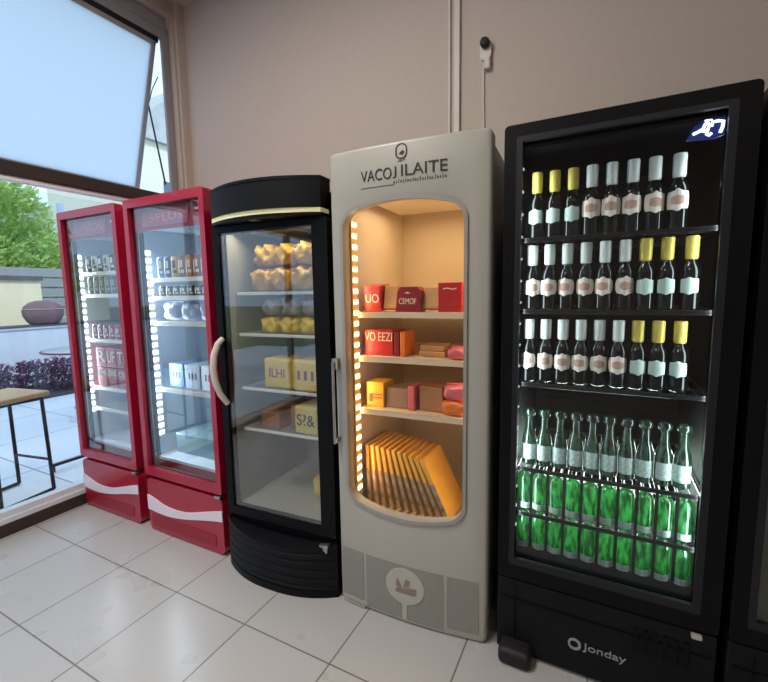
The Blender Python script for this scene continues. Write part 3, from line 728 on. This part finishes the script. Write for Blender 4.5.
# ------------------------------------------------------------------ black drinks fridges
def black_fridge(cx, label, full=True):
    w = .632; h = w / 2
    t = thing('bottle_fridge', label, 'fridge', (cx, 1.42, 0), 0, 'tall black bottle fridges')
    shell(t, w, .68, .06, 1.812, M_BLK, M_LINB if full else M_LING, floor_z=.352, liner_top=1.76)
    dr = door_frame(t, -h, h, .296, 1.815, .040, .048, .054, .040, M_BLK, M_DGLASSB)
    MB().ring(rrect(-h + .038, h - .046, .348, 1.777, .006, 4), rrect(-h + .056, h - .066, .372, 1.762, .004, 4), -.002, .012).build('glass_border', mat('grey_border', lin(27, 28, 33), .45, 0, .3, noise=.05), dr)
    MB().box(-h + .004, h - .004, .046, .3, 1.812, 1.818, .002).build('top_trim', M_BLKM, t)
    k = MB().box(-h, h, .004, .06, .012, .288, .006)
    k.build('kick_panel', M_BLKM, t)
    v = MB()
    for i in range(6): v.box(h - .21 + i * .026, h - .196 + i * .026, -.001, .006, .165, .245, .001)
    v.build('vent_slots', M_BLK, t)
    MB().box(-h + .012, h - .012, .0, .006, .215, .219).box(-h + .06, -h + .064, .0, .006, .07, .26).build('panel_groove', M_BLK, t)
    MB().box(h - .065, h - .038, -.010, .01, .272, .284, .003).build('hinge', M_WHT, t)
    for sx in (-1, 1):
        MB().box(sx * (h - .07) - .055, sx * (h - .07) + .055, -.06, .05, 0, .062, .018, 4).build('foot', M_BLACKR, t, 50)
        MB().lathe([(.02, 0), (.02, .03), (.012, .035), (.012, .06)], 12, (sx * (h - .07), .6, 0)).build('foot', M_BLACKR, t)
    return t, h
t, h = black_fridge(.024, 'tall black fridge full of wine and green bottles behind glass')
lt = MB().ring(rrect(-.079, -.039, .100, .140, .019, 6), rrect(-.073, -.047, .107, .133, .012, 6), .0005, .006)
lt.build('round_logo', M_GREYINK, t); text('lettering', 'Jonday', .036, M_GREYINK, t, (.030, .002, .122), .125)
# reflection in the glass's top corner, built as glowing script on a blue card
SG = lambda x, z: (.254 - (.243 - x) * .82, 1.757 - (1.757 - z) * .86)
MB().prism([SG(*q) for q in [(.138, 1.695), (.158, 1.735), (.195, 1.757), (.243, 1.755), (.243, 1.700), (.215, 1.690)]], .050, .054).build('sign_card', mat('sign_blue', lin(24, 28, 74), .3, noise=.1, emit=lin(40, 60, 150), es=.2), t)
sc = MB()
for pts, rad in (([(.156, 1.712), (.170, 1.717), (.182, 1.722), (.188, 1.738)], .0040), ([(.172, 1.722), (.186, 1.716), (.196, 1.722), (.199, 1.734), (.192, 1.744), (.188, 1.738)], .0035),
                 ([(.196, 1.722), (.193, 1.706), (.200, 1.702), (.206, 1.708)], .0037), ([(.205, 1.728), (.207, 1.740), (.222, 1.742), (.236, 1.738), (.234, 1.720), (.229, 1.706)], .0040), ([(.207, 1.740), (.205, 1.748), (.186, 1.748)], .0022)):
    sc.tube([(SG(*q)[0], .047, SG(*q)[1]) for q in pts], rad)
sc.build('sign_script', emit_mat('sign_white', (.85, .92, 1, 1), 1.6), t, 60)
for z, n in ((1.474, 18), (1.234, 18), (.980, 18), (.672, 18), (.503, 18)):
    shelf(t, -h + .042, h - .042, .085, .58, z, M_WIREB, n, .014)
rk = MB()  # black bars standing in for the dark gaps between bottles
for k in range(11): rk.box(-.2745 + .054 * k - .0048, -.2745 + .054 * k + .0048, .092, .097, .372, .66)
rk.build('bottle_rack', M_WIREB, t)
leds(t, h - .038, .085, .45, 1.70, 18, M_LEDD, -1, .008, .014, M_BLKM, 1.2, (.86, .97, 1), (0, PI / 2, 0))
leds(t, -h + .038, .085, .45, 1.70, 18, M_LEDD, 1, .008, .014, M_BLKM, 1.2, (.86, .97, 1), (0, -PI / 2, 0))
area('fridge_lamp', (0, .60, .53), (PI / 2, 0, PI), .5, .24, 2.6, (.80, 1, .86), t, 2.0)
black_fridge(.678, 'tall black fridge at the near end of the row, cut by the frame edge', False)

def patch(b, r, hw, z0, z1, nz=8, nt=8, power=2.5):
    """a label wrapped round a bottle: superellipse outline in angle and height"""
    hw_ = hw / r
    for i in range(nz):
        za, zb = -1 + 2 * i / nz, -1 + 2 * (i + 1) / nz
        wa, wb = [(max(0, 1 - abs(q) ** power)) ** (1 / power) * hw_ for q in (za, zb)]
        for j in range(nt):
            ua, ub = -1 + 2 * j / nt, -1 + 2 * (j + 1) / nt
            P = lambda u, ww, q: (r * math.cos(u * ww - PI / 2), r * math.sin(u * ww - PI / 2), (z0 + z1) / 2 + q * (z1 - z0) / 2)
            vs_ = [P(ua, wa, za), P(ub, wa, za), P(ub, wb, zb), P(ua, wb, zb)]
            if wa == 0: vs_ = vs_[1:]
            if wb == 0: vs_ = vs_[:3]
            b.poly(vs_)
    return b
def wine(name, mc, mlabel, power, emblem, zl, hw):
    t = thing(name, 'bottle', 'bottle', (0, 0, 0))
    MB().lathe([(.022, 0), (.0265, .004), (.0268, .112), (.0245, .126), (.0165, .140), (.0135, .150), (.0135, .165)], 22).build('bottle_body', M_DKGLASS, t, 45)
    MB().lathe([(.0138, .150), (.0155, .152), (.0172, .156), (.0178, .214), (.0165, .2185), (.004, .219)], 18).build('cap', mc, t, 45)
    lb = patch(MB(), .0275, hw, zl[0], zl[1], power=power).build('label', mlabel, t, 60)
    if emblem: patch(MB(), .0279, hw * .5, zl[0] + (zl[1] - zl[0]) * .28, zl[0] + (zl[1] - zl[0]) * .72, power=3).build('emblem', M_EMBLEM, lb, 60)
    return t
protoA = wine('wine_bottle', M_FOIL_W, M_LABEL, 3.0, True, (.050, .116), .037)
protoB = wine('wine_bottle', M_FOIL_Y, M_LABELM, 5, False, (.045, .098), .026)
protoC = wine('wine_bottle', M_FOIL_W, M_LABEL, 2.4, True, (.044, .106), .035)
used = set()
def place(proto, loc, label, group, rz=0):
    if proto.name not in used:
        used.add(proto.name); KIDS.setdefault(proto.name, kids(proto))
        for c in KIDS[proto.name]: KIDS.setdefault(c.name, kids(c))
        proto.location = loc; proto.rotation_euler = (0, 0, rz); proto['label'] = label; proto['group'] = group; return proto
    return dup(proto, loc, rz, label, group)
rows = [(1.4745, [-.2075, -.1515, -.0955, -.040, .0160, .0735, .131, .192], 'BBBAAAAA', 'top shelf'),
        (1.2345, [-.2170, -.1615, -.106, -.049, .007, .063, .118, .175, .236], 'CCCCCCBBB', 'second shelf'),
        (.9805, [-.2225, -.1670, -.1115, -.0560, -.0005, .0550, .1085, .164, .221], 'CCCCCCBBB', 'third shelf')]
PRO = {'A': (protoA, 'white-capped wine bottle with broad white label'), 'B': (protoB, 'yellow-capped wine bottle with pale label'), 'C': (protoC, 'white-capped wine bottle with round cream label')}
for z, xs, kinds, nm in rows:
    for k, (x, kd) in enumerate(zip(xs, kinds)):
        pr_, lab = PRO[kd]
        place(pr_, (x, 1.555 + random.uniform(-.004, .004), z), '%s, %s from the left on the %s' % (lab, ORD[k], nm), 'wine bottles on the %s' % nm, random.uniform(-.25, .25))
def green(name, mglass, prof, lab, mlab):
    t = thing(name, 'bottle', 'bottle')
    MB().lathe(prof, 20).build('bottle_body', mglass, t, 45)
    z0, z1, r = lab
    b = MB(); n = 16
    for k in range(n):
        a, c = -PI * .9 + k * PI * .8 / n, -PI * .9 + (k + 1) * PI * .8 / n
        b.poly([(r * math.cos(a), r * math.sin(a), z0), (r * math.cos(c), r * math.sin(c), z0), (r * math.cos(c), r * math.sin(c), z1), (r * math.cos(a), r * math.sin(a), z1)])
    b.build('label', mlab, t, 60)
    return t
gA = green('green_bottle', M_GREEND, [(.02, 0), (.0245, .004), (.0248, .085), (.0215, .108), (.0135, .14), (.012, .178), (.019, .184), (.020, .196), (.017, .203), (.006, .204)], (.022, .078, .0252), M_FROSTLBL)
for k, x in enumerate([-.213 + .0512 * q for q in range(10)]):
    place(gA, (x, 1.555, .6725), 'slim green bottle with frosted lower half, %s from the left on the fourth shelf' % ORD[k], 'frosted green bottles on the fourth shelf', random.uniform(-.4, .4))
gB = green('beer_bottle', M_GREEN, [(.022, 0), (.0262, .004), (.0263, .114), (.022, .125), (.0135, .131), (.0125, .138), (.005, .139)], (.004, .026, .0271), M_FROSTLBL)
for r_, (z, nm) in enumerate(((.5035, 'the lowest wire shelf'), (.3525, 'the fridge floor'))):
    for k in range(10):
        place(gB, (-.2255 + .054 * k, 1.555, z), 'bright green bottle glowing on %s, %s from the left' % (nm, ORD[k]), 'bright green bottles on %s' % nm, random.uniform(-.5, .5))

# ------------------------------------------------------------------ the terrace
struct('terrace_floor', MB().box(-7.0, XW - .3, -6, 9, -.1, -.001), M_TERR)
bpy.data.objects['terrace_floor']['label'] = 'bright paved terrace outside the window'
struct('ground', MB().box(-60, -7.0, -40, 60, -.3, -.12), mat('ground_soil', lin(120, 125, 95), .9, noise=.2, nscale=2))
def stool(loc, rz, label):
    t = thing('bar_stool', label, 'stool', loc, rz, 'terrace stools')
    MB().box(-.19, .19, -.18, .18, .655, .69, .012, 3).build('seat', M_WOODS, t, 50)
    for sx, sy in ((-1, -1), (1, -1), (1, 1), (-1, 1)):
        MB().tube([(sx * .155, sy * .145, .655), (sx * .165, sy * .155, .012)], .0115).build('leg', M_STOOLM, t)
    for sx in (-1, 1): MB().tube([(sx * .165, -.155, .012), (sx * .165, .155, .012)], .0115).build('runner', M_STOOLM, t)
    MB().tube([(-.161, -.15, .22), (.161, -.15, .22)], .009).tube([(-.161, .15, .22), (.161, .15, .22)], .009).build('stretcher', M_STOOLM, t)
    MB().tube([(-.15, -.14, .64), (.15, -.14, .64), (.15, .14, .64), (-.15, .14, .64)], .010, closed=True).build('seat_frame', M_STOOLM, t)
    return t
s0 = stool((-3.395, 1.20, 0), math.radians(11), 'wooden-topped black metal stool standing just outside the window')
dup(s0, (-3.45, .15, 0), .1, 'wooden-topped black metal stool outside, out of frame beyond the first', 'terrace stools')
tb = thing('round_table', 'round terrace table with a pale top and red rim', 'table', (-4.9, 2.52, 0))
MB().lathe([(.38, .735), (.40, .738), (.40, .752), (.38, .755)], 40).build('tabletop', mat('table_pale', lin(205, 212, 222), .25, noise=.03), tb, 40)
MB().lathe([(.401, .736), (.408, .740), (.408, .750), (.401, .754)], 40).build('rim', mat('rim_red', lin(120, 50, 60), .4, noise=.05), tb, 40)
MB().lathe([(.03, .02), (.03, .74)], 12).build('column', M_ALUL, tb, 40)
MB().lathe([(.22, 0), (.22, .012), (.04, .03)], 24).build('base', M_ALUL, tb, 40)
tag(MB().box(-3.61, -3.59, 1.525, 1.545, 0, .045).box(-3.61, -3.59, 2.1, 2.12, 0, .045).box(-3.61, -3.59, 1.525, 2.12, .04, .062, .004).build('floor_rail', M_STOOLM), 'low black metal rail on the terrace floor beside the red fridge', 'rail')
tag(MB().lathe([(.06, 0), (.06, .02), (.034, .03), (.034, 2.35), (.0, 2.36)], 14, (-5.45, 2.66, 0)).build('post', mat('post_blue', lin(170, 186, 210), .4, noise=.03), None, 40), 'pale blue-grey steel post behind the flower bed', 'post')
# flower bed
struct('planter_wall', MB().box(-7.3, -6.35, -1, 7, -.1, .04, .01), mat('planter', lin(70, 62, 70), .8, noise=.15), label='dark edging of the flower bed')
def leaf_cloud(n, fn, s, seed):
    rnd = random.Random(seed); b = MB()
    for _ in range(n):
        p = Vector(fn(rnd)); a = Vector((rnd.gauss(0, 1), rnd.gauss(0, 1), rnd.gauss(0, 1))).normalized()
        c = a.orthogonal().normalized(); d = a.cross(c); k = s * rnd.uniform(.5, 1.3)
        b.poly([p - c * k, p + d * k * .5, p + c * k, p - d * k * .5])
    return b
m_purp = [thin_mat('petal_purple', lin(150, 80, 130), .4, 0, .04, .5), thin_mat('leaf_dusk', lin(78, 72, 92), .3, 0, .04, .5)]
for k in range(9):
    y = 1.75 + .33 * k
    t = thing('flowering_bush', ['bushy plant with purple flowers in the bed, %s from the near end' % ORD[k]][0], 'bush', (-6.74, y, .04), 0, 'flowering bushes in the bed')
    def dome(r_):
        a = r_.uniform(0, 2 * PI); q = r_.random() ** .5; z = r_.random()
        return (.36 * q * math.cos(a) * (1 - z * .4), .150 * q * math.sin(a) * (1 - z * .15), .01 + .40 * z)
    leaf_cloud(700, dome, .028, 100 + k).build('foliage', m_purp[1], t)
    leaf_cloud(420, lambda r_: (lambda p: (p[0] * 1.05, p[1] * 1.05, p[2] * 1.06))(dome(r_)), .022, 200 + k).build('flowers', m_purp[0], t)
# low white wall, cream building, urn
struct('garden_wall', MB().box(-7.9, -7.6, -3, 9, -.1, .84).box(-7.93, -7.57, -3, 9, .84, .868), mat('garden_white', lin(206, 216, 232), .8, noise=.03), label='pale low wall beyond the flower bed')
struct('wall_cap', MB().box(-7.94, -7.56, -3, 9, .868, .892), mat('cap_dark', lin(80, 78, 88), .7, noise=.1), label='dark coping line on the pale low wall')
bpy.data.objects['wall_cap'].name = 'garden_wall_coping'
urn = thing('clay_urn', 'squat brown clay urn on the low terrace wall', 'urn', (-7.75, 3.40, .892))
m_clay = mat('clay', lin(118, 92, 96), .8, noise=.12, nscale=9)
MB().lathe([(.17, 0), (.21, .04), (.252, .13), (.262, .20), (.235, .28), (.17, .335), (.09, .365), (.03, .37)], 28).build('urn_body', m_clay, urn, 50)
MB().lathe([(.255, .225), (.264, .232), (.250, .245)], 28).build('band', mat('clay_light', lin(150, 126, 130), .8, noise=.05), urn, 50)
cb = thing('cream_kiosk', 'cream walled low building with a dark roof edge behind the terrace', 'building', (-9.2, 2.6, -.12))
MB().box(-.6, .6, -3.0, 1.18, 0, 1.72).build('wall', mat('cream_render', lin(236, 222, 190), .85, noise=.02), cb)
MB().box(-.66, .66, -3.06, 1.20, 1.72, 1.79).build('roof_edge', mat('roof_dark', lin(90, 92, 92), .7, noise=.1), cb)
sw = MB()
for k in range(9): sw.box(-11.05, -11.0, -2, 12, .0 + .22 * k, .19 + .22 * k, .01)
struct('fence_wall', sw, mat('grey_slats', lin(150, 152, 156), .8, noise=.06), label='grey slatted wall behind the cream building')
def tree(loc, hgt, rad, seed, m, label, n=2600, s=.10):
    t = thing('leafy_tree', label, 'tree', loc, 0, 'trees beyond the terrace')
    rnd = random.Random(seed)
    cl = [(rnd.uniform(-.6, .6) * rad, rnd.uniform(-.7, .7) * rad, hgt * rnd.uniform(.35, .92), rad * rnd.uniform(.34, .55)) for _ in range(20)]
    def f(r_):
        c = r_.choice(cl); d = Vector((r_.gauss(0, 1), r_.gauss(0, 1), r_.gauss(0, 1))).normalized() * c[3] * (r_.random() ** .35)
        return (c[0] + d.x, c[1] + d.y, c[2] + d.z * .8)
    leaf_cloud(n, f, s, seed + 1).build('foliage', m, t)
    MB().tube([(0, 0, 0), (.1, .05, hgt * .35), (-.05, .1, hgt * .75)], [.16, .12, .05]).build('trunk', mat('bark', lin(90, 75, 62), .9, noise=.2), t, 60)
m_lf = [thin_mat('leaf_bright', lin(172, 204, 112), .4, 0, .05, .5), thin_mat('leaf_mid', lin(104, 150, 84), .4, 0, .05, .5)]
tree((-13.0, 4.45, -.12), 4.35, 1.75, 5, m_lf[0], 'bright green leafy tree above the cream building', 16000, .075)
tree((-17.2, 7.6, -.12), 3.4, 1.5, 8, m_lf[1], 'mid green tree partly behind the bright green one', 3200, .11)
tree((-15.0, -2.5, -.12), 4.2, 2.0, 12, m_lf[0], 'bright green tree beyond the terrace near the stools', 3000, .13)
bt = thing('bare_tree', 'bare branching small tree against the pale houses', 'tree', (-12.0, 7.0, -.12))
br = MB().tube([(0, 0, 0), (0, .02, 1.5), (.02, 0, 2.3)], [.05, .035, .02])
for k in range(9):
    a = k * 2.4; z = 1.5 + .1 * k
    br.tube([(0, 0, z), (.2 * math.cos(a), .25 * math.sin(a), z + .2), (.3 * math.cos(a), .5 * math.sin(a), z + .5)], [.018, .012, .005], 5)
br.build('branches', mat('bare_bark', lin(120, 110, 105), .9, noise=.1), bt)
# houses beyond
def house(loc, rz, wx, dy, hw, hr, label, mw, mr):
    t = thing('gabled_house', label, 'house', loc, rz, 'houses beyond the terrace')
    MB().box(-wx / 2, wx / 2, -dy / 2, dy / 2, 0, hw).build('wall', mw, t)
    MB().prism([(-dy / 2 - .3, hw), (dy / 2 + .3, hw), (0, hw + hr)], -wx / 2 - .3, wx / 2 + .3, mtx=Matrix.Rotation(PI / 2, 4, 'Z')).build('roof', mr, t)
    for k in (-1, 1):
        MB().box(wx / 2 - .02, wx / 2 + .04, k * dy * .24 - .4, k * dy * .24 + .4, hw * .45, hw * .8).build('window', mat('far_glass', lin(90, 110, 130), .2, noise=.1), t)
m_hw, m_hr = mat('house_cream', lin(226, 226, 208), .85, noise=.04), mat('house_roof', lin(176, 184, 186), .8, noise=.12, nscale=3)
house((-24.0, 17.6, -.12), 0, 7, 9.5, 9.2, 4.2, 'pale house with a tall gable seen through the open sash', m_hw, m_hr)
house((-34.0, 11.0, -.12), 0, 8, 14, 5.2, 2.6, 'low pale house with a grey roof beyond the tree', m_hw, m_hr)
house((-30.0, -6.0, -.12), 0, 8, 12, 3.0, 2.4, 'long pale house far along the terrace', m_hw, m_hr)
